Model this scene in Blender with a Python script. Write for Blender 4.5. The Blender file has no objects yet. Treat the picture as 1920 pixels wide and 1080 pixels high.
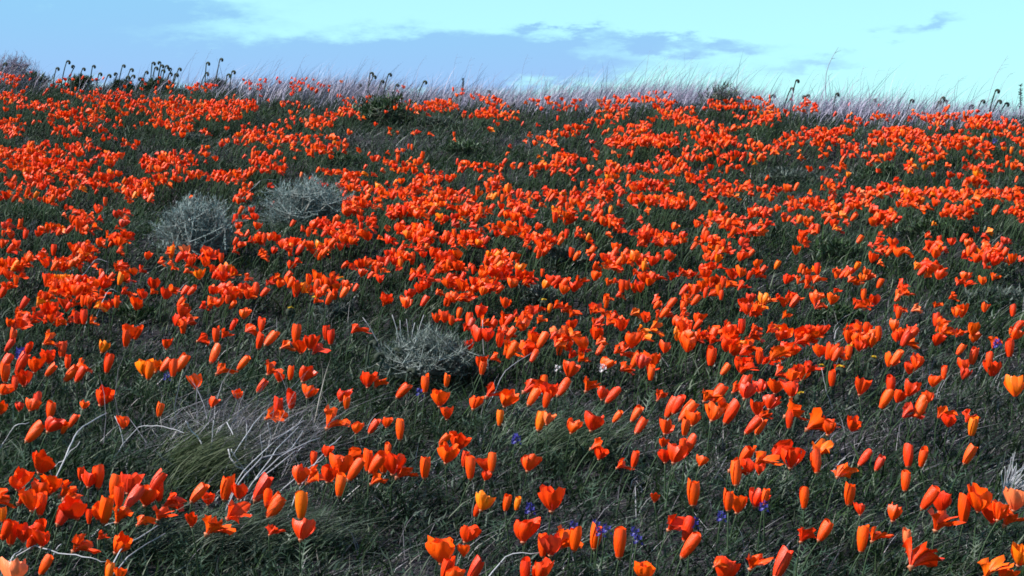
import bpy, math, random
import numpy as np
from mathutils import Vector, Matrix

random.seed(11)
rng = np.random.default_rng(11)
R = math.radians
scene = bpy.context.scene
col = scene.collection

# ------------------------------------------------------------------ camera
PITCH = R(-1.0)
F = 3500.0                       # focal length in pixels of the 1920 px wide picture
SLOPE = math.tan(R(9.95))
CAM = np.array([0.0, 0.0, 1.16])
cd = bpy.data.cameras.new('camera')
cd.sensor_width = 36.0
cd.lens = 36.0 * F / 1920.0
cd.clip_start = 0.05
cd.clip_end = 20000.0
cam = bpy.data.objects.new('camera', cd)
col.objects.link(cam)
cam.location = CAM
cam.rotation_euler = (R(90) + PITCH, 0, 0)
scene.camera = cam

# ------------------------------------------------------------------ world, sun, exposure
SUN_AZ, SUN_EL = R(-105), R(44)    # azimuth measured from +Y (view direction) towards +X
scene.view_settings.view_transform = 'Standard'
scene.view_settings.look = 'None'
scene.view_settings.exposure = 0.9
scene.view_settings.gamma = 1.0
scene.view_settings.use_curve_mapping = False
scene.cycles.filter_width = 1.7
scene.cycles.max_bounces = 6
scene.cycles.use_denoising = True

world = bpy.data.worlds.new('World')
scene.world = world
world.use_nodes = True
wt = world.node_tree
for n in list(wt.nodes):
    wt.nodes.remove(n)


class NT:
    """little helper for node trees"""
    def __init__(self, tree):
        self.t = tree

    def n(self, kind, **kw):
        x = self.t.nodes.new(kind)
        for k, v in kw.items():
            setattr(x, k, v)
        return x

    def put(self, sock, v):
        if v is None:
            return
        if hasattr(v, 'is_output') or isinstance(v, bpy.types.NodeSocket):
            self.t.links.new(v, sock)
        else:
            sock.default_value = v

    def m(self, op, a, b=None, c=None, clamp=False):
        x = self.n('ShaderNodeMath', operation=op, use_clamp=clamp)
        for i, v in enumerate((a, b, c)):
            if v is not None:
                self.put(x.inputs[i], v)
        return x.outputs[0]

    def mix(self, fac, a, b, blend='MIX'):
        x = self.n('ShaderNodeMix', data_type='RGBA', blend_type=blend)
        self.put(x.inputs[0], fac)
        self.put(x.inputs[6], a)
        self.put(x.inputs[7], b)
        return x.outputs[2]

    def ramp(self, fac, stops, interp='LINEAR'):
        x = self.n('ShaderNodeValToRGB')
        x.color_ramp.interpolation = interp
        e = x.color_ramp.elements
        e[0].position, e[0].color = stops[0][0], (*stops[0][1], 1)
        e[1].position, e[1].color = stops[-1][0], (*stops[-1][1], 1)
        for p, c in stops[1:-1]:
            k = e.new(p)
            k.color = (*c, 1)
        self.put(x.inputs[0], fac)
        return x.outputs[0]

    def noise(self, vec, scale, detail=4, rough=0.55, dist=0.0):
        x = self.n('ShaderNodeTexNoise')
        self.put(x.inputs['Vector'], vec)
        x.inputs['Scale'].default_value = scale
        x.inputs['Detail'].default_value = detail
        x.inputs['Roughness'].default_value = rough
        x.inputs['Distortion'].default_value = dist
        return x.outputs['Fac']


W = NT(wt)
sky = W.n('ShaderNodeTexSky', sky_type='NISHITA')
sky.sun_disc = False
sky.sun_elevation = SUN_EL
sky.sun_rotation = SUN_AZ
sky.air_density = 1.0
sky.dust_density = 1.0
sky.ozone_density = 2.0
tc = W.n('ShaderNodeTexCoord')
sep = W.n('ShaderNodeSeparateXYZ')
W.put(sep.inputs[0], tc.outputs['Generated'])
az_raw = W.m('ARCTAN2', sep.outputs[0], sep.outputs[1])
el_raw = W.m('ARCSINE', sep.outputs[2])
el = el_raw
# cloud noise: stretched along the horizon, the same over the whole sky
vm = W.n('ShaderNodeMapping')
vm.inputs['Scale'].default_value = (1.0, 1.0, 3.2)
W.put(vm.inputs['Vector'], tc.outputs['Generated'])
n1 = W.noise(vm.outputs[0], 9.0, 5, 0.55, 0.4)
n2 = W.noise(vm.outputs[0], 30.0, 4, 0.6, 0.5)
wa = W.noise(vm.outputs[0], 22.0, 4, 0.6)
wb = W.noise(vm.outputs[0], 34.0, 5, 0.65)
az = W.m('ADD', az_raw, W.m('MULTIPLY', W.m('SUBTRACT', wa, 0.5), 0.11))
el = W.m('ADD', el_raw, W.m('MULTIPLY', W.m('SUBTRACT', wb, 0.5), 0.030))
nz = W.m('ADD', W.m('MULTIPLY', W.m('SUBTRACT', n1, 0.5), 1.1), W.m('MULTIPLY', W.m('SUBTRACT', n2, 0.5), 0.8))
dens = W.m('MULTIPLY', nz, 0.55)


def cloud(px, py, rx, ry, amp, tilt=0.0):
    """one bank of cloud at a direction of the sky (angles), soft edged, broken up by the noise"""
    global dens
    a0, e0 = (px - 960) / F, (540 - py) / F + PITCH
    da = W.m('SUBTRACT', az, a0)
    de = W.m('SUBTRACT', W.m('SUBTRACT', el, e0), W.m('MULTIPLY', da, tilt))
    q = W.m('ADD', W.m('POWER', W.m('DIVIDE', da, rx / F), 2.0), W.m('POWER', W.m('DIVIDE', de, ry / F), 2.0))
    g = W.m('MULTIPLY', W.m('EXPONENT', W.m('MULTIPLY', q, -1.0)), amp)
    dens = W.m('ADD', dens, g)


for c in ((830, 92, 170, 46, 0.95), (690, 128, 330, 44, 0.95), (330, 20, 180, 28, 0.9), (120, 60, 260, 60, 0.7), (180, 125, 420, 55, 0.8), (600, 160, 420, 30, 0.5),
          (1048, 68, 70, 17, 0.85, 0.2), (1250, 84, 190, 19, 0.95, -0.02), (1090, 128, 250, 30, 0.6), (1722, 62, 75, 17, 0.75, 0.1),
          (1540, 126, 170, 17, 0.5, 0.05), (-250, 30, 300, 80, 0.8), (2250, 70, 260, 40, 0.7)):
    cloud(*c)
cfac = W.n('ShaderNodeMapRange', interpolation_type='SMOOTHSTEP')
W.put(cfac.inputs['Value'], dens)
cfac.inputs['From Min'].default_value = 0.15
cfac.inputs['From Max'].default_value = 0.95
# bright thin veil low in the sky, thinning with height into the clear blue
veil = W.m('POWER', W.m('SUBTRACT', 1.0, W.m('MAXIMUM', sep.outputs[2], 0.0)), 3.5)
base = W.mix(W.m('MULTIPLY', veil, 0.93), W.mix(1.0, sky.outputs[0], (0.75, 1.0, 1.0, 1), 'MULTIPLY'), (3.0, 6.0, 5.9, 1))
low = W.n('ShaderNodeMapRange', interpolation_type='SMOOTHSTEP')
W.put(low.inputs['Value'], el_raw)
low.inputs['From Min'].default_value = 0.07
low.inputs['From Max'].default_value = 0.14
ccol = W.mix(low.outputs[0], (1.75, 2.55, 5.1, 1), (1.3, 2.85, 4.95, 1))
cloudy = W.mix(W.m('MULTIPLY', cfac.outputs[0], W.m('ADD', 0.35, W.m('MULTIPLY', veil, 0.65))), base, ccol)
bg = W.n('ShaderNodeBackground')
W.put(bg.inputs['Color'], cloudy)
bg.inputs['Strength'].default_value = 0.10
wo = W.n('ShaderNodeOutputWorld')
wt.links.new(bg.outputs[0], wo.inputs[0])

sd = bpy.data.lights.new('sun', 'SUN')
sd.energy = 5.0
sd.angle = R(0.53)
sd.color = (1.0, 0.94, 0.86)
sun = bpy.data.objects.new('sun', sd)
col.objects.link(sun)
sdir = Vector((math.sin(SUN_AZ) * math.cos(SUN_EL), math.cos(SUN_AZ) * math.cos(SUN_EL), math.sin(SUN_EL)))
sun.rotation_euler = sdir.to_track_quat('Z', 'Y').to_euler()
sun.location = (-6, 2, 8)

# ------------------------------------------------------------------ terrain
def vnoise(x, y, s, seed=0):
    """smooth value noise in numpy"""
    x = np.asarray(x, float) * s + 71.3 + seed * 13.7
    y = np.asarray(y, float) * s + 35.1 + seed * 7.9
    xi, yi = np.floor(x), np.floor(y)
    fx, fy = x - xi, y - yi
    fx, fy = fx * fx * (3 - 2 * fx), fy * fy * (3 - 2 * fy)

    def h(a, b):
        v = np.sin(a * 127.1 + b * 311.7 + seed * 74.7) * 43758.5453
        return v - np.floor(v)
    return (h(xi, yi) * (1 - fx) + h(xi + 1, yi) * fx) * (1 - fy) + (h(xi, yi + 1) * (1 - fx) + h(xi + 1, yi + 1) * fx) * fy


def crest(x):
    return 12.9 - 0.40 * np.clip(x, -6, 6) + 0.10 * np.sin(x * 2.1 + 0.6)


def ground(x, y):
    x, y = np.asarray(x, float), np.asarray(y, float)
    z = SLOPE * np.maximum(y, -8.0)
    e = np.maximum(0.0, y - crest(x) + 0.7)
    drop = np.where(e < 2.2, 0.13 * e * e, 0.13 * 2.2 ** 2 + 0.26 * 2.2 * (e - 2.2))
    z = z - drop
    near = np.clip((y - 0.5) / 2.0, 0, 1)
    z = z + near * ((vnoise(x, y, 0.9, 1) - 0.5) * 0.09 + (vnoise(x, y, 2.7, 2) - 0.5) * 0.04 + (vnoise(x, y, 9, 3) - 0.5) * 0.012)
    return np.maximum(z, -14.0 + 2.0 * (vnoise(x, y, 0.01, 5) - 0.5))


fw = np.array([0, math.cos(PITCH), math.sin(PITCH)])
up = np.array([0, -math.sin(PITCH), math.cos(PITCH)])
TT = np.arange(1.5, 19, 0.07)


def at(px, py, hh=0.0, strict=False):
    """point hh above the ground that is seen in the direction (px, py) of the 1920x1080 photograph"""
    d = np.array([1, 0, 0]) * (px - 960) / F + fw + up * (540 - py) / F
    P = CAM + TT[:, None] * d
    g = P[:, 2] - ground(P[:, 0], P[:, 1]) - hh
    k = np.argmax(g < 0)
    if not (g < 0).any():
        if strict:
            return None
        k = int(np.argmin(g[TT < 16.5]))
    p = P[k].copy()
    if k > 0 and g[k] < 0 <= g[k - 1]:
        w_ = g[k - 1] / (g[k - 1] - g[k])
        p = P[k - 1] + (P[k] - P[k - 1]) * w_
    p[2] = float(ground(p[0], p[1])) + hh
    return p


def zat(px, py, y):
    """point at depth y seen in the direction (px, py)"""
    d = np.array([1, 0, 0]) * (px - 960) / F + fw + up * (540 - py) / F
    return CAM + d * (y / d[1])


# ------------------------------------------------------------------ object helpers
def mesh_np(name, V, faces_flat, counts, mats, smooth=True, colors=None, uv=None, matidx=None):
    me = bpy.data.meshes.new(name)
    V = np.asarray(V, np.float32)
    faces_flat = np.asarray(faces_flat, np.int32)
    counts = np.asarray(counts, np.int32)
    me.vertices.add(len(V))
    me.vertices.foreach_set('co', V.ravel())
    me.loops.add(len(faces_flat))
    me.loops.foreach_set('vertex_index', faces_flat)
    me.polygons.add(len(counts))
    starts = np.concatenate([[0], np.cumsum(counts)[:-1]]).astype(np.int32)
    me.polygons.foreach_set('loop_start', starts)
    me.polygons.foreach_set('loop_total', counts)
    if smooth:
        me.polygons.foreach_set('use_smooth', np.ones(len(counts), bool))
    if matidx is not None:
        me.polygons.foreach_set('material_index', np.asarray(matidx, np.int32))
    if colors is not None:
        a = me.color_attributes.new('col', 'FLOAT_COLOR', 'POINT')
        c = np.ones((len(V), 4), np.float32)
        c[:, :3] = colors
        a.data.foreach_set('color', c.ravel())
    if uv is not None:
        l = me.uv_layers.new(name='UVMap')
        l.data.foreach_set('uv', np.asarray(uv, np.float32)[faces_flat].ravel())
    for m_ in mats:
        me.materials.append(m_)
    me.update(calc_edges=True)
    me.validate()
    return me


def link(name, data, parent=None, loc=None, rot=None, scale=None):
    o = bpy.data.objects.new(name, data)
    col.objects.link(o)
    if parent is not None:
        o.parent = parent
    if loc is not None:
        o.location = loc
    if rot is not None:
        o.rotation_euler = rot
    if scale is not None:
        o.scale = scale
    return o


def tag(o, label=None, cat=None, group=None, kind=None):
    if label:
        o['label'] = label
    if cat:
        o['category'] = cat
    if group:
        o['group'] = group
    if kind:
        o['kind'] = kind
    return o


def tube(path, radii, sides=5, cap=True):
    """tapered tube along a polyline -> verts, faces"""
    P = np.asarray(path, float)
    n = len(P)
    T = np.gradient(P, axis=0)
    T /= np.linalg.norm(T, axis=1)[:, None] + 1e-12
    ref = np.array([0.31, 0.9, 0.2])
    V, Fc = [], []
    for i in range(n):
        a = np.cross(T[i], ref)
        a /= np.linalg.norm(a) + 1e-9
        b = np.cross(T[i], a)
        for k in range(sides):
            t = 2 * math.pi * k / sides
            V.append(P[i] + radii[i] * (math.cos(t) * a + math.sin(t) * b))
    for i in range(n - 1):
        for k in range(sides):
            k2 = (k + 1) % sides
            Fc.append((i * sides + k, i * sides + k2, (i + 1) * sides + k2, (i + 1) * sides + k))
    if cap:
        Fc.append(tuple(range(sides))[::-1])
        Fc.append(tuple((n - 1) * sides + k for k in range(sides)))
    return V, Fc


class MB:
    """collects verts and faces, builds one mesh"""
    def __init__(self):
        self.v, self.f, self.c = [], [], []

    def add(self, V, Fc, c=None):
        o = len(self.v)
        self.v.extend([tuple(q) for q in V])
        self.f.extend([tuple(o + i for i in f) for f in Fc])
        if c is not None:
            self.c.extend([c] * len(V))

    def mesh(self, name, mat, smooth=True):
        flat = [i for f in self.f for i in f]
        return mesh_np(name, np.array(self.v), flat, [len(f) for f in self.f], [mat], smooth,
                       np.array(self.c) if self.c else None)


def bez(p0, p1, p2, n):
    t = np.linspace(0, 1, n)[:, None]
    return (1 - t) ** 2 * np.asarray(p0, float) + 2 * t * (1 - t) * np.asarray(p1, float) + t * t * np.asarray(p2, float)


def blades(base, length, width, lean, curve, colr, az_w=None, seg=3):
    """N grass blades -> V, faces_flat, counts, colours. lean = (N,3) start direction, curve = (N,3) added towards the tip"""
    N = len(base)
    lean = lean / (np.linalg.norm(lean, axis=1)[:, None] + 1e-9)
    if az_w is None:
        az_w = rng.uniform(0, 2 * math.pi, N)
    side = np.stack([np.cos(az_w), np.sin(az_w), np.zeros(N)], 1)
    rows = []
    for i in range(seg):
        t = i / seg
        p = base + (lean * t + curve * t * t) * length[:, None]
        w = (width * (1 - 0.55 * t ** 1.5) * 0.5)[:, None]
        rows += [p - side * w, p + side * w]
    rows.append(base + (lean + curve) * length[:, None])
    nv = 2 * seg + 1
    V = np.stack(rows, 1).reshape(-1, 3)
    quads = np.array([[2 * i, 2 * i + 1, 2 * i + 3, 2 * i + 2] for i in range(seg - 1)]).reshape(-1)
    tri = np.array([2 * seg - 2, 2 * seg - 1, 2 * seg])
    pat = np.concatenate([quads, tri])
    flat = (np.arange(N)[:, None] * nv + pat[None]).ravel()
    cnt = np.tile(np.array([4] * (seg - 1) + [3]), N)
    return V, flat, cnt, np.repeat(colr, nv, axis=0)


def join(parts):
    V, Fl, C, K, o = [], [], [], [], 0
    for v, f, c, k in parts:
        V.append(v)
        Fl.append(f + o)
        C.append(c)
        K.append(k)
        o += len(v)
    return np.concatenate(V), np.concatenate(Fl), np.concatenate(C), np.concatenate(K)


# ------------------------------------------------------------------ materials
def new_mat(name):
    m = bpy.data.materials.new(name)
    m.use_nodes = True
    m.node_tree.nodes.clear()
    return m, NT(m.node_tree)


def finish(m, t, colour, rough=0.6, transl=0.0, tcol=None, spec=0.3, bump=None, bump_s=0.3, bump_d=0.01):
    p = t.n('ShaderNodeBsdfPrincipled')
    t.put(p.inputs['Base Color'], colour)
    p.inputs['Roughness'].default_value = rough
    p.inputs['Specular IOR Level'].default_value = spec
    if bump is not None:
        b = t.n('ShaderNodeBump')
        b.inputs['Strength'].default_value = bump_s
        b.inputs['Distance'].default_value = bump_d
        t.put(b.inputs['Height'], bump)
        t.put(p.inputs['Normal'], b.outputs[0])
    out = t.n('ShaderNodeOutputMaterial')
    sh = p.outputs[0]
    if transl > 0:
        tr = t.n('ShaderNodeBsdfTranslucent')
        t.put(tr.inputs['Color'], tcol if tcol is not None else colour)
        mx = t.n('ShaderNodeMixShader')
        mx.inputs[0].default_value = transl
        t.t.links.new(sh, mx.inputs[1])
        t.t.links.new(tr.outputs[0], mx.inputs[2])
        sh = mx.outputs[0]
    t.t.links.new(sh, out.inputs[0])
    return m


def petal_mat(name, mode):
    m, t = new_mat(name)
    if mode == 'obj':
        oi = t.n('ShaderNodeObjectInfo')
        base = oi.outputs['Color']
    else:
        a = t.n('ShaderNodeAttribute', attribute_name='col')
        base = a.outputs['Color']
    uvn = t.n('ShaderNodeUVMap', uv_map='UVMap')
    mp = t.n('ShaderNodeMapping')
    mp.inputs['Scale'].default_value = (9.0, 1.2, 1.0)
    t.put(mp.inputs['Vector'], uvn.outputs[0])
    ve = t.noise(mp.outputs[0], 2.2, 3, 0.6, 0.3)
    c1 = t.mix(t.m('MULTIPLY', t.m('SUBTRACT', ve, 0.35, clamp=True), 0.9), base, (0.92, 0.11, 0.003, 1))
    sp = t.n('ShaderNodeSeparateXYZ')
    t.put(sp.inputs[0], uvn.outputs[0])
    c2 = t.mix(t.m('MULTIPLY', t.m('SUBTRACT', 0.35, sp.outputs[1], clamp=True), 1.6), c1, (0.62, 0.03, 0.003, 1))
    return finish(m, t, c2, 0.38, 0.15, t.mix(0.5, c2, (0.95, 0.045, 0.002, 1)), 0.30, ve, 0.35, 0.004)


def attr_mat(name, rough=0.65, transl=0.25, spec=0.14):
    m, t = new_mat(name)
    a = t.n('ShaderNodeAttribute', attribute_name='col')
    g = t.n('ShaderNodeNewGeometry')
    nn = t.noise(g.outputs['Position'], 60.0, 2, 0.5)
    c = t.mix(1.0, a.outputs['Color'], t.ramp(nn, [(0.3, (0.75, 0.75, 0.75)), (0.7, (1.2, 1.2, 1.2))]), 'MULTIPLY')
    return finish(m, t, c, rough, transl, None, spec)


def plain_mat(name, c0, c1, scale=40.0, rough=0.6, transl=0.0, spec=0.3):
    m, t = new_mat(name)
    g = t.n('ShaderNodeNewGeometry')
    oi = t.n('ShaderNodeObjectInfo')
    nn = t.noise(g.outputs['Position'], scale, 3, 0.6)
    f = t.m('ADD', t.m('MULTIPLY', nn, 0.7), t.m('MULTIPLY', oi.outputs['Random'], 0.35))
    c = t.ramp(f, [(0.25, c0), (0.8, c1)])
    return finish(m, t, c, rough, transl, None, spec, nn, 0.25, 0.003)


M_petal = petal_mat('poppy_petal', 'obj')
M_petal_far = petal_mat('poppy_petal_far', 'attr')
M_stem = plain_mat('poppy_stem', (0.018, 0.042, 0.016), (0.045, 0.075, 0.036), 30, 0.5, 0.1)
M_leaf = plain_mat('poppy_leaf', (0.018, 0.042, 0.022), (0.045, 0.08, 0.05), 60, 0.5, 0.2)
M_rim = plain_mat('poppy_rim', (0.30, 0.09, 0.05), (0.42, 0.16, 0.08), 60, 0.5)
M_blade = attr_mat('grass_blade')
M_dry = attr_mat('dry_straw', 0.5, 0.12, 0.35)
M_twig = plain_mat('bleached_twig', (0.18, 0.18, 0.21), (0.46, 0.46, 0.50), 45, 0.6)
M_stalk = plain_mat('mauve_stalk', (0.12, 0.11, 0.17), (0.24, 0.22, 0.32), 45, 0.6)
M_wood = plain_mat('shrub_wood', (0.14, 0.13, 0.12), (0.30, 0.29, 0.27), 50, 0.8)
M_sage = attr_mat('sage_leaf', 0.6, 0.15, 0.25)
M_fid = plain_mat('fiddleneck_green', (0.008, 0.018, 0.014), (0.022, 0.040, 0.026), 60, 0.8, 0.05)
M_fidbud = plain_mat('fiddleneck_bud', (0.008, 0.014, 0.012), (0.030, 0.040, 0.022), 160, 0.8)
M_yellow = plain_mat('fiddleneck_floret', (0.55, 0.33, 0.01), (0.75, 0.50, 0.02), 80, 0.5, 0.2)
M_blue = plain_mat('lupine_floret', (0.02, 0.018, 0.17), (0.06, 0.05, 0.34), 90, 0.5, 0.2)
M_white = plain_mat('white_floret', (0.45, 0.42, 0.45), (0.65, 0.6, 0.65), 90, 0.5, 0.2)

mg, t = new_mat('soil')
g_ = t.n('ShaderNodeNewGeometry')
na = t.noise(g_.outputs['Position'], 2.5, 5, 0.6)
nb = t.noise(g_.outputs['Position'], 45.0, 5, 0.7)
cs = t.mix(nb, t.ramp(na, [(0.3, (0.012, 0.013, 0.012)), (0.7, (0.026, 0.024, 0.030))]), (0.044, 0.040, 0.050, 1), 'MIX')
M_soil = finish(mg, t, cs, 0.95, 0, None, 0.1, nb, 0.8, 0.02)

# ------------------------------------------------------------------ ground sheet
def axis(a, b, step, far):
    fine = np.arange(a, b + 1e-6, step)
    k = np.array([0.3, 0.8, 1.6, 3, 6, 12, 25, 60, 150, 400, 1000, 2500, 6000])
    return np.concatenate([a - k[::-1], fine, b + k])


gx, gy = axis(-6, 6, 0.07, 6000), axis(0.6, 17.5, 0.07, 6000)
GX, GY = np.meshgrid(gx, gy)
V = np.stack([GX, GY, ground(GX, GY)], -1).reshape(-1, 3)
nx, ny = len(gx), len(gy)
ii, jj = np.meshgrid(np.arange(nx - 1), np.arange(ny - 1))
a_ = (jj * nx + ii).ravel()
faces = np.stack([a_, a_ + 1, a_ + nx + 1, a_ + nx], 1).ravel()
gm = mesh_np('ground', V, faces, np.full(len(a_), 4), [M_soil])
tag(link('ground', gm), 'grey brown soil of the hillside under the grass and poppies', 'ground', None, 'structure')

# ------------------------------------------------------------------ poppy flower shapes
NU, NV = 7, 5


def petal_grid(form, i, r):
    """one petal of a flower of unit size (cup about 1 high); r = random.Random"""
    u = np.linspace(-1, 1, NU)[None, :]
    v = np.linspace(0, 1, NV)[:, None]
    u, v = np.broadcast_arrays(u, v)
    phi = i * math.pi / 2 + r.uniform(-.25, .25)
    hgt = r.uniform(.86, 1.08)
    if form == 'f':                                   # furled: a slender wrapped cone
        hw = r.uniform(1.15, 1.5)
        rad = 0.09 + 0.20 * np.sin(np.clip(v * 1.25 + .12, 0, 1.4) * 1.5) * (1 - .25 * v) + .02 * (i % 2)
        ang = phi + u * hw * (1 - .25 * v) + v * 0.9
        rad = rad * (1 + .10 * u * (1 if i % 2 else -1))
        z = v * hgt * (1 - .10 * np.abs(u) ** 2 * v) * 1.12
    elif form == 'c':                                 # half open cup
        hw = r.uniform(.85, 1.15)
        op = r.uniform(.36, .52)
        rad = 0.07 + op * np.sin(np.clip(v, 0, 1) * r.uniform(1.5, 2.0)) ** .8 + .03 * (i % 2)
        ang = phi + u * hw * (.55 + .45 * np.sqrt(v + .02))
        rad = rad + v * .13 * np.sin(u * r.uniform(3, 6) + r.uniform(0, 6)) + v * .07 * np.sin(u * 9 + r.uniform(0, 6))
        z = v * hgt * (1 - .22 * u ** 2 * v) + .09 * v * np.sin(u * 5 + r.uniform(0, 6))
    else:                                             # wind-blown, flared wide
        hw = r.uniform(.75, 1.0)
        fl = r.uniform(.55, 1.0)
        rad = 0.07 + fl * (v ** 1.15) * .85
        ang = phi + u * hw * (.5 + .5 * np.sqrt(v + .02))
        rad = rad * (1 - .12 * u ** 2) + v * .13 * np.sin(u * r.uniform(3, 6) + r.uniform(0, 6)) + v * .07 * np.sin(u * 9 + r.uniform(0, 6))
        z = hgt * (np.sin(v * 1.5) * r.uniform(.55, .85)) * (1 - .15 * u ** 2) + .15 * v * np.sin(u * 5 + r.uniform(0, 6))
    x, y = rad * np.cos(ang), rad * np.sin(ang)
    P = np.stack([x, y, z], -1).reshape(-1, 3)
    P[:, 2] += 0.02 * (i % 2)
    return P


pf = []
for j in range(NV - 1):
    for k in range(NU - 1):
        q = j * NU + k
        pf += [q, q + 1, q + NU + 1, q + NU]
pf = np.array(pf)
pc = np.full((NV - 1) * (NU - 1), 4)
puv = np.stack(np.broadcast_arrays(np.linspace(0, 1, NU)[None, :], np.linspace(0, 1, NV)[:, None]), -1).reshape(-1, 2)


def flower_shape(form, seed):
    r = random.Random(seed)
    pts = [petal_grid(form, i, r) for i in range(4)]
    if form == 'w':                                   # the wind folds the flower: petals swept to +x, squeezed in y
        for p in pts:
            s = r.uniform(.25, .85)
            p[:, 0] += s * p[:, 2] ** 2
            neg = p[:, 0] < 0
            p[neg, 0] *= r.uniform(.45, .8)
            p[neg, 2] *= r.uniform(1.0, 1.25)
            p[:, 1] *= r.uniform(.65, .95)
    elif form == 'c':
        k = r.uniform(-.05, .40)
        sq = r.uniform(.7, 1.0)
        for p in pts:
            p[:, 0] += k * p[:, 2] ** 2
            p[:, 1] *= sq
    return pts


SHAPES = {}
for form, n in (('f', 9), ('c', 12), ('w', 12)):
    SHAPES[form] = [flower_shape(form, 100 * ord(form) + i) for i in range(n)]
PETALS = {f: [[mesh_np('petal', p, pf, pc, [M_petal], True, None, puv) for p in s] for s in L] for f, L in SHAPES.items()}

# small shared part meshes
mb = MB()
V_, F_ = tube([(0, 0, -.14), (0, 0, -.05), (0, 0, 0), (0, 0, .05)], [.03, .085, .14, .10], 8)
mb.add(V_, F_)
RIM = mb.mesh('receptacle', M_rim)


def fern_leaf(seed):
    """finely divided poppy leaf, about 1 long, rising from the origin towards +x"""
    r = random.Random(seed)
    mb = MB()
    n = 6
    ax = bez((0, 0, 0), (.35, 0, .65), (1.0, r.uniform(-.2, .2), r.uniform(.25, .7)), n + 1)
    for i in range(1, n + 1):
        p = ax[i]
        d = ax[i] - ax[i - 1]
        d /= np.linalg.norm(d)
        L = .30 * (1 - .4 * i / n)
        for s in (-1, 1):
            e = p + d * L * .7 + np.array([0, s * L, r.uniform(-.05, .12)])
            mb.add([p - d * .03, p + d * .03, e], [(0, 1, 2)])
    w = .02
    for i in range(n):
        a, b = ax[i], ax[i + 1]
        o = np.array([0, w * (1 - i / n) + .004, 0])
        mb.add([a - o, a + o, b + o, b - o], [(0, 1, 2, 3)])
    return mb


LEAVES = [fern_leaf(i).mesh('leaf', M_leaf, False) for i in range(5)]

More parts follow.
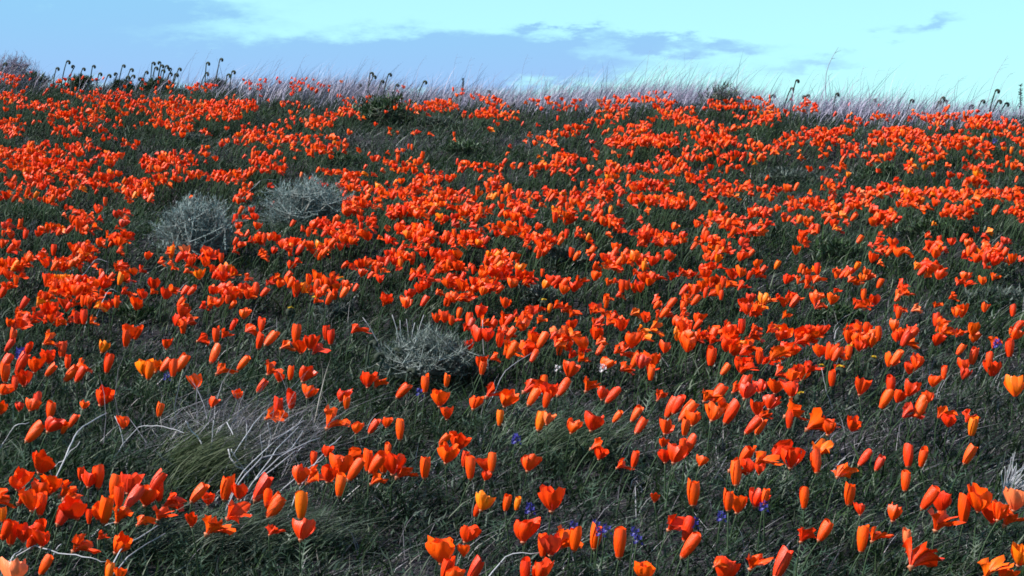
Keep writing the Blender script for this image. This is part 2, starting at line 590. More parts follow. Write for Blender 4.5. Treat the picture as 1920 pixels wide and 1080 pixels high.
# ------------------------------------------------------------------ where the poppies stand
NEAR = """36 902 c 1;82 870 c 1.1;5 930 w 1.1;45 928 w 1.1;78 920 c 1;77 945 f 1;60 940 c .9;98 910 c 1;125 915 w 1.1;135 925 w 1.1;152 888 f .6;168 900 c .8;184 894 f 1.1
120 962 F 1.2;142 955 c 1.1;12 995 F 1;22 1000 f 1;45 1002 c .8;65 1005 F 1.2;215 912 f 1;223 930 f .9;241 906 c 1;198 958 f 1.1;185 960 c .8;222 962 w 1;248 935 F 1.1;275 930 c 1;295 902 F 1
298 922 f .9;322 938 w 1.1;372 925 F 1;390 935 c .6;425 915 f 1.1;450 922 c .7;400 980 w 1.3;435 960 w 1;490 918 F 1.2;502 935 f .8;515 950 F 1.1;565 948 fy 1.2;150 1017 w 1.1;225 1020 c .9
25 1073 c 1.1;85 1060 F .8;205 1072 fy .7;225 1076 c .5;5 965 fy .7;167 970 f .6;265 975 w .7;360 975 c .6;190 1002 w .6;300 962 w .7;80 1010 c .7;568 995 c .9;510 992 w .6;563 890 c 1;588 888 w 1.2
613 845 c .6;588 860 f .7;615 890 c .9;640 875 c 1.1;638 910 f 1;660 850 w .9;665 882 F 1;690 865 f 1;705 870 F 1.1;720 868 f 1;738 870 c 1.1;755 878 w 1.2;705 895 w 1;727 845 f .6;797 878 f 1
833 824 F .7;860 829 c .9;840 852 c 1;872 862 f .7;882 878 f 1.1;912 872 c .8;922 868 f .9;911 893 c .5;907 942 cy .9;895 956 F .7;950 944 f .7;876 1001 c .8;829 1034 c 1.1;870 1033 c .6
838 1070 f 1;890 1070 F 1;848 1080 c .7;970 945 fy .6;992 868 c .9;1035 937 c 1.3;982 995 c 1.1;1018 1025 f .9;1035 1022 c 1;1055 1010 w 1.1;1078 1012 f 1;1117 1007 f 1;1162 1020 f 1.1
985 1072 f .9;1013 1075 c .9;1208 1073 c .9;1228 932 c .5;1289 992 f 1;1292 1026 F 1.1;1263 978 w 1;1300 925 f 1.1;1190 862 f .8;1120 832 w 1;1125 852 c .7;1165 868 w .8;1243 830 c .5
1248 855 c .8;1268 852 c 1;1280 838 f .8;1293 835 F .9;1315 865 c .6;1378 870 w 1.1;1380 890 f 1;1398 855 F 1.1;1405 875 c .7;1424 860 w 1;1425 880 c .6;1366 940 f .9;1385 945 c .9;1420 935 c .9
1435 932 f .7;1412 1048 w 1.1;1360 1070 c 1;1345 1055 w .6;1455 847 w 1.2;1485 860 c 1.1;1535 842 wy 1.1;1530 868 f 1;1575 882 w 1;1620 860 F .9;1648 870 F .8;1703 855 f 1.1;1730 858 f .9
1817 853 F 1;1698 902 f .9;1508 935 f .9;1593 928 f 1;1613 955 c .6;1677 962 c .9;1545 996 F 1;1617 1012 f 1.1;1640 1000 w .8;1505 1000 w .9;1465 1058 F 1.2;1712 1037 w 1.4;1700 1008 f .7
1742 935 F 1.1;1765 942 c 1.1;1760 975 w 1.2;1808 955 f 1.2;1838 940 c 1.2;1860 965 c 1;1890 965 w 1.3;1905 940 c 1;1875 960 c .9;1852 1067 wy 1;1915 1045 cy 1;1884 1078 c .7
8 730 c .7;2 765 c .8;60 760 c .7;70 752 f .9;37 763 c .5;95 770 f .9;97 798 c .9;63 812 F 1;136 790 F .8;120 805 F .6;193 744 c 1.2;158 760 c .5;300 768 f .8;232 793 c .6;400 755 c .6;445 740 c .5
25 630 f .9;17 648 F .9;52 655 F .8;10 680 F 1;40 682 F 1.1;65 685 c 1;10 700 f 1;45 710 c 1;28 720 f .7;90 635 w 1;117 655 f 1;92 670 c 1;95 695 F .8;127 680 f .8;152 683 w 1.1;132 702 F 1;150 702 F 1
203 683 f 1;195 652 cy .9;237 635 f 1;258 625 F 1;312 645 c .7;270 690 cy 1;280 695 fy 1;295 685 wy 1;310 685 F .9;325 692 f .9;340 682 F 1;368 715 c .9;402 665 F 1;415 690 w 1.2;455 682 F 1;380 632 w 1
405 628 f 1;487 640 f 1;507 635 F 1;535 645 w 1;555 628 f 1.1;565 650 c 1;583 642 c 1;592 652 w 1;620 632 f 1;612 625 f .9;505 690 w 1;545 700 f .8;572 702 c 1;525 708 c .6;490 725 F .8;580 735 c .8
546 750 f 1;522 765 f 1;508 775 w 1;530 780 c .6;640 742 c .8;650 755 f .7;620 785 w 1.3;690 712 c 1;708 713 w 1;755 733 F 1;797 720 f 1;838 713 f .7;825 748 c .9;890 755 c .9;838 775 c .7;750 807 f 1
700 800 F .8;725 792 c .6;668 803 c .6;937 785 fy .7;920 730 w 1.3;950 750 c 1;880 647 c .7;905 690 f .8;995 722 w 1.3;1000 745 F 1;1020 720 f 1;1030 735 c 1;1055 728 F 1;1025 750 f 1;1013 790 fy 1
1028 785 c .8;1075 800 c .8;1103 720 w 1.1;1148 742 F 1;1130 738 c .8;1112 793 c 1;1235 740 w .9;1157 782 F .7;1192 778 F .9;1200 800 F .9;1250 802 c .9;1285 803 f .8;1258 765 F 1.1;1270 760 F 1
1288 772 F 1.1;1300 785 c .8;1345 740 F 1.2;1355 760 w 1.2;1340 775 c 1;1370 775 F 1.2;1325 740 w 1;1380 725 w 1;1395 720 F 1;1400 735 c 1;1425 725 c .9;1420 765 c 1;1430 775 w .9;1410 800 F 1
1425 800 F 1;1455 725 c 1;1485 730 c 1;1445 755 c 1;1485 770 w 1.2;1480 788 f .9;1528 790 w 1.4;1555 800 c 1;1505 700 c 1;1560 710 f .9;1485 706 c .7;1615 725 c 1.1;1600 797 c .9;1670 722 f 1
1708 730 c 1;1660 750 F 1.1;1685 745 c .8;1700 768 w 1.2;1725 765 F 1.2;1742 745 c .7;1765 770 w 1.1;1780 790 c .8;1815 778 w 1;1824 800 fy 1;1905 725 cy 1.3;1750 715 c .7;1770 700 f .8;1808 685 c .8
1810 702 c .8;1825 670 f 1;1855 675 f 1;1860 692 c 1;1680 672 F 1;1670 677 c .9;1705 690 c .9;1720 680 c .8"""
near = []
for s in NEAR.replace('\n', ';').split(';'):
    x, y, k, sc = s.split()
    near.append((float(x), float(y), k, float(sc)))

# flowers per patch further up the slope (one digit per 80 x 40 px of the photograph, rows from y = 140)
DENS = """522131340121001200000000
566577223555235535433242
543444452144445575366776
764343563211257766566565
876756544454556642254443
566743257776567855766776
254113038876768866577777
446103576888833765223525
774355556887367543114666
696337644566444564433422
375367543443123465443332
564254223136545344542344
000000002005676657875243
000000000001133367520000"""
GAPS = [(1475, 325, 85, 26, .42), (1640, 318, 55, 22, .30), (865, 272, 80, 26, .40), (820, 228, 90, 18, .50), (250, 592, 60, 26, .26), (1205, 402, 60, 22, .28), (1062, 482, 42, 24, .22),
        (1565, 592, 60, 24, .24), (1420, 250, 55, 14, .34), (620, 592, 60, 22, .24), (60, 400, 60, 22, .30), (640, 300, 60, 16, .30), (345, 262, 70, 14, .36), (1740, 430, 90, 20, .34), (1570, 470, 70, 22, .28), (1860, 560, 70, 26, .24)]
far = []
for j, row in enumerate(DENS.split('\n')):
    for i, ch in enumerate(row):
        yc_ = 140 + 40 * j + 20
        s = (13 + (yc_ - 200) * 0.0386) * float(np.interp(yc_, [180, 320, 600], [.62, .68, .78]))
        cov = (int(ch) / 9) ** 1.45 * 1.1
        n = rng.poisson(3200 * cov * (2.15 if int(ch) < 7 else 2.6) / (0.78 * s * s))
        got, tries = 0, 0
        while got < n and tries < n * 8:
            tries += 1
            x, y = i * 80 + rng.uniform(0, 80) + rng.normal(0, 8), yc_ + rng.uniform(-20, 20) + rng.normal(0, 5)
            if rng.random() > 0.03 + 2.4 * max(0, float(vnoise(x * .55, y * 1.5, 0.04, 9)) - .36):
                continue
            if (340 < y < 470 and abs(x - 362) < 78) or (325 < y < 412 and abs(x - 556) < 84):
                if rng.random() > .05:
                    continue
            if any(((x - g[0]) / g[2]) ** 2 + ((y - g[1]) / g[3]) ** 2 < 1 for g in GAPS) and rng.random() < .9:
                got += 1
                continue
            if 615 < y < 715 and 700 < x < 890:
                continue
            form = rng.choice(['f', 'F', 'c', 'w'], p=[.10, .16, .27, .47])
            if rng.random() < .05:
                form += 'y'
            far.append((x, y, form, rng.uniform(.75, 1.12)))
            got += 1
# a margin of poppies beyond the picture's edges
for k in range(2600):
    wy = rng.uniform(2.6, 13.5)
    wx = rng.uniform(.278 * wy, .285 * wy + 1.3) * (1 if rng.random() < .5 else -1)
    if vnoise(wx, wy, 2.2, 9) * .6 + vnoise(wx, wy, 5.0, 10) * .4 < .50 or wy > crest(wx) - .6:
        continue
    rel = np.array([wx, wy, float(ground(wx, wy)) + .105]) - CAM
    dep = rel @ fw
    x, y = 960 + F * rel[0] / dep, 540 - F * (rel @ up) / dep
    far.append((x, y, rng.choice(['f', 'F', 'c', 'w']), rng.uniform(.8, 1.1)))
far.sort(key=lambda q: -q[1])
inside = [q for q in far if 0 < q[0] < 1920]
extra = inside[:max(0, 300 - len(near))]
ex = set(id(q) for q in extra)
far = [q for q in far if id(q) not in ex]
single = (near + extra)[:300]
far += (near + extra)[300:]


def flower_colour(yellow):
    if yellow:
        return np.array([0.88, rng.uniform(.12, .22), 0.004])
    a = rng.random() ** 1.15
    c = np.array([0.70, 0.016, 0.002]) * (1 - a) + np.array([0.92, 0.098, 0.002]) * a
    if rng.random() < .05:
        c = np.array([0.62, 0.035, 0.018]) if rng.random() < .85 else np.array([.85, .20, .07])
    return c


def head_frame(code, px, py, sc):
    """position, axis and size of a flower head and the foot of its stem"""
    form = code[0].lower()
    d0 = 1.04 * F / (py + 137.0)
    hh = rng.uniform(.085, .125)
    P = at(px, py, hh, True)
    if P is None:
        return None
    H = {'f': .034, 'c': .032, 'w': .031}[form] * sc * rng.uniform(.92, 1.08) * float(np.interp(py, [180, 320, 600, 620], [.74, .82, .98, 1.12]))
    if code[0] == 'F':
        tilt, taz = R(rng.uniform(25, 42)), rng.normal(0, .35)
    elif form == 'f':
        tilt, taz = R(rng.uniform(0, 14)), rng.normal(0, .8)
    elif form == 'c':
        tilt, taz = R(rng.uniform(0, 30)), rng.normal(0, .7)
    else:
        tilt, taz = R(rng.uniform(15, 55) + (20 if py < 500 else 0)), rng.normal(0, .5)
    axis_ = np.array([math.sin(tilt) * math.cos(taz), math.sin(tilt) * math.sin(taz), math.cos(tilt)])
    bot = P - axis_ * H * .5
    foot = np.array([bot[0] - rng.uniform(-.02, .035) - .03 * math.sin(tilt), bot[1] + rng.uniform(-.01, .03), 0])
    foot[2] = float(ground(foot[0], foot[1])) - .004
    spin = rng.uniform(0, 2 * math.pi) if form != 'w' else rng.normal(0, .5)
    zax = Vector(axis_)
    rot = Vector((0, 0, 1)).rotation_difference(zax).to_matrix() @ Matrix.Rotation(spin, 3, 'Z')
    return form, P, H, axis_, bot, foot, rot


marks = [('beside the bleached dead twigs', 430, 840, 130), ('by the crossed straws', 200, 1030, 130),
         ('beside the low wispy sage shrub', 790, 670, 140), ('under the pale straw tuft', 1890, 900, 120),
         ('by the little blue lupines', 1150, 990, 95), ('by the little blue lupines', 1390, 955, 70), ('by the violet lupine', 45, 665, 85)]
forms = {'f': 'tightly furled upright {c} poppy', 'F': 'furled {c} poppy leaning over', 'c': 'half open cupped {c} poppy', 'w': 'wide open windblown {c} poppy'}
sx = np.array([[q[0], q[1]] for q in single])
nstem = 0
for (px, py, code, sc) in single:
    form, P, H, axd, bot, foot, rot = head_frame(code, px, py, sc)
    cc = flower_colour('y' in code)
    root = link('poppy', None, None, foot)
    root.empty_display_size = .02
    fo = Vector(foot)
    M4 = rot.to_4x4()
    q = M4.to_quaternion().to_euler()
    k = random.randrange(len(PETALS[form]))
    for pm in PETALS[form][k]:
        o = link('petal', pm, root, Vector(bot) - fo, q, (H, H, H))
        o.color = (*cc, 1)
    link('receptacle', RIM, root, Vector(bot) - fo, q, (H, H, H))
    mid = np.array([foot[0] + (bot[0] - foot[0]) * .3, foot[1] + (bot[1] - foot[1]) * .5, foot[2] + (bot[2] - foot[2]) * .6])
    path = np.vstack([bez(foot, mid, bot - axd * .004, 6)[:-1], bot - axd * .002]) - foot
    mb = MB()
    mb.add(*tube(path, np.linspace(.0019, .0012, len(path)), 5))
    link('stem', mb.mesh('stem', M_stem), root)
    for j in range(3):
        s = random.uniform(.045, .075)
        link('leaf', random.choice(LEAVES), root, (0, 0, .003 + .012 * j), (0, random.uniform(-.3, .1), random.uniform(0, 6.28)), (s, s, s))
    place = ''
    best = 1.0
    for name, mx, my, mr in marks:
        dd = math.hypot(px - mx, py - my) / mr
        if dd < best:
            best, place = dd, name
    dist = np.hypot(sx[:, 0] - px, (sx[:, 1] - py) * 1.2)
    s0 = 13 + (py - 200) * .0386
    nb_ = int((dist < s0 * 1.5).sum()) - 1
    if not place:
        place = 'standing alone in the grass' if nb_ == 0 else ('paired in grass' if nb_ == 1 else ('in a small clump' if nb_ < 4 else 'in a dense clump'))
    jn = int(np.argsort(dist)[1])
    nk = single[jn][2][0]
    if best == 1.0:
        place += {'f': ' by an upright furled one', 'F': ' by a leaning one', 'c': ' by a cupped one', 'w': ' by an open one'}[nk] if nb_ else ''
    size = 'small ' if sc < .75 else ('large ' if sc > 1.15 else '')
    lab = size + forms[code[0]].format(c='golden yellow' if 'y' in code else ('pale coral' if cc[2] > .01 else ('deep red' if cc[1] < .033 else ('red orange' if cc[1] < .062 else 'orange')))) + ' ' + place
    tag(root, lab, 'poppy', 'orange poppies on the near slope')

# the thousands behind: one object
Vs, Fs, Cs, Us, Ks, Mi, off = [], [], [], [], [], [], 0
tri5 = np.arange(3)
for (px, py, code, sc) in far:
    hf = head_frame(code, px, py, sc)
    if hf is None or hf[1][1] > crest(hf[1][0]) - .1:
        continue
    if px > 560 and hf[1][1] > crest(hf[1][0]) - 1.0 and rng.random() < .75:
        continue
    form, P, H, axd, bot, foot, rot = hf
    cc = flower_colour('y' in code)
    Mx = np.array(rot)
    shp = SHAPES[form][random.randrange(len(SHAPES[form]))]
    for p in shp:
        v = bot + (p * H) @ Mx.T
        Vs.append(v)
        Fs.append(pf + off)
        Cs.append(pc)
        Ks.append(np.tile(cc, (len(v), 1)))
        Us.append(puv)
        Mi.append(np.zeros(len(pc)))
        off += len(v)
    path = bez(foot, (foot + bot) / 2 + np.array([-.01, 0, .02]), bot, 4)
    v, f = tube(path, [.0018, .0016, .0014, .0012], 3, False)
    Vs.append(np.array(v))
    Fs.append(np.array(f).ravel() + off)
    Cs.append(np.full(len(f), 4))
    Ks.append(np.tile([.1, .14, .08], (len(v), 1)))
    Us.append(np.zeros((len(v), 2)))
    Mi.append(np.ones(len(f)))
    off += len(v)
fm = mesh_np('poppy_field', np.concatenate(Vs), np.concatenate(Fs), np.concatenate(Cs), [M_petal_far, M_stem], True,
             np.concatenate(Ks), np.concatenate(Us), np.concatenate(Mi))
tag(link('poppy_field', fm), 'mass of orange poppies covering the slope up to the ridge', 'poppies', None, 'stuff')
print('single', len(single), 'far', len(far))

# ------------------------------------------------------------------ grass, dry grass and ferny foliage (nobody could count it)
def scatter(n, y0=2.3, y1=None, power=1.0):
    u = rng.random(n) ** power
    y = y0 + (15.5 - y0) * u
    x = rng.uniform(-1, 1, n) * (0.285 * y + 1.3)
    keep = y < crest(x) + .9
    x, y = x[keep], y[keep]
    return x, y


def dryness(x, y):
    m = vnoise(x, y, 1.1, 21) * .6 + vnoise(x, y, 3.1, 22) * .4
    near_crest = np.clip((y - crest(x) + 1.3) / 0.8, 0, 1) * np.clip((x + 2.6) / .7, 0, 1)
    return np.clip((m - .57) * 6, 0, 1) * .75 + near_crest * .9


GREENS = np.array([[.024, .062, .020], [.040, .086, .024], [.060, .125, .040], [.018, .046, .024], [.27, .33, .25], [.012, .032, .014], [.014, .036, .016], [.030, .070, .024]])
DRYS = np.array([[.14, .13, .16], [.22, .21, .25], [.09, .085, .10], [.34, .33, .37], [.15, .14, .13]])

x, y = scatter(330000, power=1.25)
d = dryness(x, y)
keep = rng.random(len(x)) > d * .6
keep &= rng.random(len(x)) < .45 + .9 * vnoise(x, y, 6.5, 31)
x, y = x[keep], y[keep]
N = len(x)
base_ = np.stack([x, y, ground(x, y) - .004], 1)
L = rng.uniform(.04, .105, N) * (.6 + .7 * vnoise(x, y, 3.5, 33))
wd = rng.uniform(.002, .0050, N) * (1 + .03 * y)
lean = np.stack([rng.normal(0, .5, N) + .5 * vnoise(x, y, 1.7, 36), rng.normal(0, .45, N), np.ones(N)], 1)
cur = np.stack([rng.normal(.22, .38, N), rng.normal(0, .3, N), rng.uniform(-.45, -.05, N)], 1)
cg = GREENS[rng.integers(0, len(GREENS), N)] * rng.uniform(.6, 1.15, N)[:, None] * (.55 + .75 * vnoise(x, y, 2.2, 35))[:, None]
P1 = blades(base_, L, wd, lean, cur, cg * .50)
tag(link('grass', mesh_np('grass', P1[0], P1[1], P1[2], [M_blade], True, P1[3])), 'dark green grass blown over between the poppies', 'grass', None, 'stuff')

x, y = scatter(155000, power=1.2)
d = dryness(x, y)
keep = rng.random(len(x)) < d + .14
x, y = x[keep], y[keep]
N = len(x)
base_ = np.stack([x, y, ground(x, y) - .003], 1)
L = rng.uniform(.04, .10, N)
wd = rng.uniform(.0010, .0022, N) * (1 + .05 * y)
lean = np.stack([rng.normal(.45, .6, N), rng.normal(0, .5, N), rng.uniform(.25, 1, N)], 1)
cur = np.stack([rng.normal(.3, .35, N), rng.normal(0, .3, N), rng.uniform(-.4, 0, N)], 1)
cg = DRYS[rng.integers(0, len(DRYS), N)] * rng.uniform(.7, 1.2, N)[:, None]
P1 = blades(base_, L, wd, lean, cur, cg * .80)
tag(link('dry_grass', mesh_np('dry_grass', P1[0], P1[1], P1[2], [M_dry], True, P1[3])), 'grey dead grass lying in patches on the slope', 'dry grass', None, 'stuff')

# ferny poppy leaves: little leaflets in mounds
x0, y0 = scatter(31000, power=1.25)
keep = rng.random(len(x0)) < .35 + 1.1 * vnoise(x0, y0, 4.0, 41)
x0, y0 = x0[keep], y0[keep]
m = 13
N = len(x0) * m
cx, cy = np.repeat(x0, m), np.repeat(y0, m)
r_ = rng.uniform(0, .045, N)
th = rng.uniform(0, 6.283, N)
x, y = cx + r_ * np.cos(th) + .015, cy + r_ * np.sin(th)
base_ = np.stack([x, y, ground(x, y) + rng.uniform(.0, .055, N) * np.repeat(rng.uniform(.4, 1.2, len(x0)), m)], 1)
L = rng.uniform(.012, .035, N)
wd = rng.uniform(.002, .0045, N) * (1 + .03 * y)
lean = np.stack([rng.normal(.3, .7, N), rng.normal(0, .7, N), rng.uniform(.1, 1, N)], 1)
cur = np.stack([rng.normal(.2, .3, N), rng.normal(0, .3, N), rng.uniform(-.4, .1, N)], 1)
pal = np.array([[.028, .062, .036], [.045, .085, .055], [.065, .105, .078], [.020, .044, .026], [.13, .175, .145]])
cg = np.repeat(pal[rng.integers(0, len(pal), len(x0))], m, 0) * rng.uniform(.7, 1.25, N)[:, None]
P1 = blades(base_, L, wd, lean, cur, cg * .55, seg=2)
tag(link('poppy_foliage', mesh_np('poppy_foliage', P1[0], P1[1], P1[2], [M_blade], True, P1[3])), 'grey green ferny poppy leaves in low mounds', 'foliage', None, 'stuff')

# tall dry grass along the crest, bent by the wind
n = 53000
x = rng.uniform(-5.8, 5.8, n)
y = crest(x) + rng.normal(-.25, .40, n)
pxx = 960 + x / y * F
dens_ = np.interp(pxx, [0, 80, 330, 440, 600, 900, 1100, 1250, 1330, 1450, 1550, 1700, 1900], [.5, .15, .12, .4, .6, .75, .8, 1, 1, .8, .95, .75, .6])
keep = rng.random(n) < dens_ * (.3 + 1.2 * vnoise(x, y, 3.0, 51))
x, y, pxx = x[keep], y[keep], pxx[keep]
N = len(x)
tall = np.interp(pxx, [0, 400, 900, 1250, 1330, 1450, 1600, 1900], [.8, .9, .85, 1.15, 1.25, .9, 1.15, .85])
base_ = np.stack([x, y, ground(x, y) - .003], 1)
L = (rng.uniform(.08, .17, N) + (rng.random(N) < .10) * rng.uniform(.03, .14, N)) * tall * 1.25
wd = rng.uniform(.0018, .0038, N)
lean = np.stack([rng.normal(.22, .22, N), rng.normal(0, .25, N), np.ones(N)], 1)
cur = np.stack([rng.normal(.28, .22, N), rng.normal(0, .12, N), rng.uniform(-.2, .0, N)], 1)
cg = np.array([[.27, .26, .31], [.38, .36, .42], [.20, .19, .23], [.48, .46, .50], [.14, .13, .15]])[rng.integers(0, 5, N)] * rng.uniform(.75, 1.2, N)[:, None]
P1 = blades(base_, L, wd, lean, cur, cg * np.array([.80, .78, .95]), seg=4)
tag(link('ridge_grass', mesh_np('ridge_grass', P1[0], P1[1], P1[2], [M_dry], True, P1[3])), 'tall pale dry grass bent by wind along the ridge', 'dry grass', None, 'stuff')

# ------------------------------------------------------------------ shrubs
def shrub(name, loc, w, h, label, cat, seed, nbranch=12, ntwig=260, nleaf=22, leafcol=None, leaf_len=.012, leaf_w=.0022, twigcol=None, wind=.1, group=None):
    r = np.random.default_rng(seed)
    root = link(name, None, None, loc)
    root.empty_display_size = .05
    tips = []
    for i in range(nbranch):
        a = 2 * math.pi * i / nbranch + r.normal(0, .25)
        el_ = r.uniform(.35, 1.35)
        e = np.array([math.cos(a) * math.cos(el_) * w * .42, math.sin(a) * math.cos(el_) * w * .42, math.sin(el_) * h * .62])
        e[0] += wind * h
        mid = e * .5 + np.array([0, 0, -.12 * h]) + r.normal(0, .05 * h, 3)
        path = bez((r.normal(0, .012), r.normal(0, .012), -.005), mid, e, 6)
        mb = MB()
        mb.add(*tube(path, np.linspace(.0045, .002, 6) * (h / .2), 5))
        link('branch', mb.mesh('branch', M_wood), root)
        tips.append(path)
    mb = MB()
    lb, ld, lc = [], [], []
    for k in range(ntwig):
        p = tips[r.integers(0, nbranch)]
        s = p[r.integers(2, 6)]
        a = r.uniform(0, 6.283)
        el_ = abs(r.normal(.75, .45))
        e = np.array([math.cos(a) * math.cos(el_) * w * .5, math.sin(a) * math.cos(el_) * w * .5, abs(math.sin(el_)) * h * .95]) * (.55 + .5 * r.random() ** .5)
        e = e * .75 + s * .35
        e[0] += wind * h * .7
        e[2] = max(e[2], .02)
        path = bez(s, (s + e) / 2 + r.normal(0, .03 * h, 3) + np.array([0, 0, -.04 * h]), e, 5)
        cc = (twigcol if twigcol is not None else np.array([.20, .23, .23])) * r.uniform(.6, 1.3)
        v, f = tube(path, np.linspace(.0013, .0006, 5) * (1 + h), 3, False)
        mb.add(v, f, tuple(cc))
        for q in range(nleaf):
            t_ = r.uniform(.25, 1.0)
            i0 = min(3, int(t_ * 4))
            pp = path[i0] + (path[i0 + 1] - path[i0]) * (t_ * 4 - i0)
            dd = path[i0 + 1] - path[i0]
            dd /= np.linalg.norm(dd) + 1e-9
            lb.append(pp)
            ld.append(dd * .9 + r.normal(0, .55, 3) + np.array([wind, 0, .25]))
            lc.append(leafcol[r.integers(0, len(leafcol))] * r.uniform(.7, 1.25))
    o = link('twigs', mb.mesh('twigs', M_sage), root)
    o['kind'] = 'stuff'
    if nleaf:
        N = len(lb)
        P1 = blades(np.array(lb), r.uniform(.6, 1.35, N) * leaf_len, r.uniform(.7, 1.3, N) * leaf_w, np.array(ld),
                    r.normal(0, .25, (N, 3)), np.array(lc), r.uniform(0, 6.28, N), seg=2)
        o = link('foliage', mesh_np('foliage', P1[0], P1[1], P1[2], [M_sage], True, P1[3]), root)
        o['kind'] = 'stuff'
    tag(root, label, cat, group)
    return root


SAGE = .68 * np.array([[.18, .26, .26], [.25, .35, .35], [.32, .43, .43], [.14, .21, .21], [.42, .52, .53]])
GREY = .5 * np.array([[.17, .23, .20], [.24, .30, .27], [.12, .17, .14], [.32, .38, .36]])
shrub('sage_shrub', at(362, 492), .43, .27, 'rounded blue grey sage shrub with dark hollow front among the poppies', 'shrub', 1, 15, 600, 28, SAGE, wind=.05)
shrub('sage_shrub', at(552, 430), .50, .245, 'wide domed blue grey sage shrub with bare twiggy ends', 'shrub', 2, 16, 640, 26, SAGE, wind=.18)
shrub('sage_shrub', at(795, 715), .38, .16, 'low wispy grey green sage shrub with pale straws rising from it', 'shrub', 3, 14, 420, 24, GREY, leaf_len=.014, wind=.1)
shrub('sage_shrub', at(466, 408), .10, .06, 'tiny grey sage sprig at the foot of the wide domed shrub', 'shrub', 4, 7, 60, 18, SAGE, wind=.1)
shrub('green_shrub', at(715, 232), .62, .20, 'dark green leafy bush just below the ridge grass', 'bush', 5, 12, 260, 20, GREENS * .75, leaf_len=.03, leaf_w=.006, twigcol=np.array([.10, .11, .09]), wind=.1)
shrub('green_shrub', at(1345, 215), .42, .22, 'dark twiggy bush inside the tallest ridge grass', 'bush', 6, 10, 220, 8, GREENS * .8, leaf_len=.025, leaf_w=.004, twigcol=np.array([.12, .11, .13]), wind=.15)
shrub('green_shrub', at(1010, 575), .20, .075, 'small leafy green plant among poppies below the dense band', 'bush', 7, 8, 90, 16, GREY, leaf_len=.022, leaf_w=.005, wind=.1)
GAPL = ['widest pale leafy plant in the bare gap below the ridge poppies', 'dark leafy plant just across poppies from the widest pale one', 'broad green plant in the gap under the dark ridge bush',
        'large low grey green plant directly below the dark ridge bush', 'small green plant in the dark gap below the rounded sage shrub', 'dark leafy plant ringed by the dense poppy band', 'small grey plant under the dense poppy band',
        'small green plant above the golden poppy band', 'flat green plant just below the pale ridge grass', 'small grey plant uphill of the bleached twig heap', 'green plant in open grass level with the sage shrubs',
        'green plant uphill of the wide domed sage shrub', 'flat grey plant below the row of fiddlenecks', 'long green plant in the thin strip under the poppy belt', 'green plant in the thin strip beside yellowish fiddlenecks', 'grey green plant in thin poppies uphill of the violet lupine']
for k, g in enumerate(GAPS):
    shrub('leafy_plant', at(g[0], g[1] + g[3] * .6), g[4], .05 + .06 * g[4], GAPL[k], 'plant', 60 + k, 7, 90, 16, (GREENS if k % 3 else GREY) * .8,
          leaf_len=.022, leaf_w=.005, twigcol=np.array([.05, .08, .05]), wind=.1, group='leafy plants in gaps of the poppy field')
c0 = zat(-10, 130, float(crest(-3.9)) + .1)
c0[2] = float(ground(c0[0], c0[1]))
shrub('dry_shrub', c0, .52, .33, 'wispy mauve dry shrub on the crest swept sideways by wind', 'shrub', 8, 14, 420, 4, np.array([[.17, .14, .20], [.22, .18, .26]]), leaf_len=.03, leaf_w=.002,
      twigcol=np.array([.17, .14, .20]), wind=.5)
for k, (px, py, w_, h_, lab) in enumerate(((150, 165, .34, .13, 'dark leafy mound on the crest under curled fiddlenecks'), (290, 172, .40, .13, 'dark leafy mound under the dense row of fiddlenecks'),
                                       (60, 160, .36, .12, 'dark leafy mound beside the wispy mauve shrub'), (400, 170, .26, .11, 'dark leafy mound at the start of the pale ridge grass'),
                                       (225, 168, .28, .10, 'dark leafy mound between two taller fiddleneck clumps'))):
    shrub('leafy_mound', at(px, py), w_, h_, lab, 'plant', 20 + k, 9, 110, 22, GREENS * .7, leaf_len=.026, leaf_w=.006, twigcol=np.array([.05, .07, .05]), wind=.15)

# pale straws rising out of the low shrub
c3 = at(770, 690)
for k, (bx, by, tx, ty) in enumerate(((755, 660, 735, 590), (760, 660, 750, 600), (765, 655, 762, 598), (770, 650, 778, 605), (720, 650, 680, 595), (775, 655, 795, 590), (915, 690, 910, 620), (912, 688, 905, 600))):
    b = at(bx, by + 20)
    tpt = zat(tx, ty, b[1])
    mb = MB()
    mb.add(*tube(bez((0, 0, 0), (tpt - b) * .55 + np.array([.006 * (-1) ** k, 0, .01]), tpt - b, 6), np.linspace(.0016, .0008, 6), 5))
    o = link('straw', mb.mesh('straw', M_twig), None, b)
    tag(o, 'thin pale straw rising out of the low wispy sage shrub', 'straw', 'straws in the low sage shrub')

# ------------------------------------------------------------------ fiddlenecks
FB = MB()
for i in range(5):
    a = 2 * math.pi * i / 5
    FB.add([(0, 0, 0), (.5 * math.cos(a - .5), .5 * math.sin(a - .5), .35), (math.cos(a), math.sin(a), .5), (.5 * math.cos(a + .5), .5 * math.sin(a + .5), .35)], [(0, 1, 2, 3)])
FLORET_Y = FB.mesh('floret', M_yellow, False)


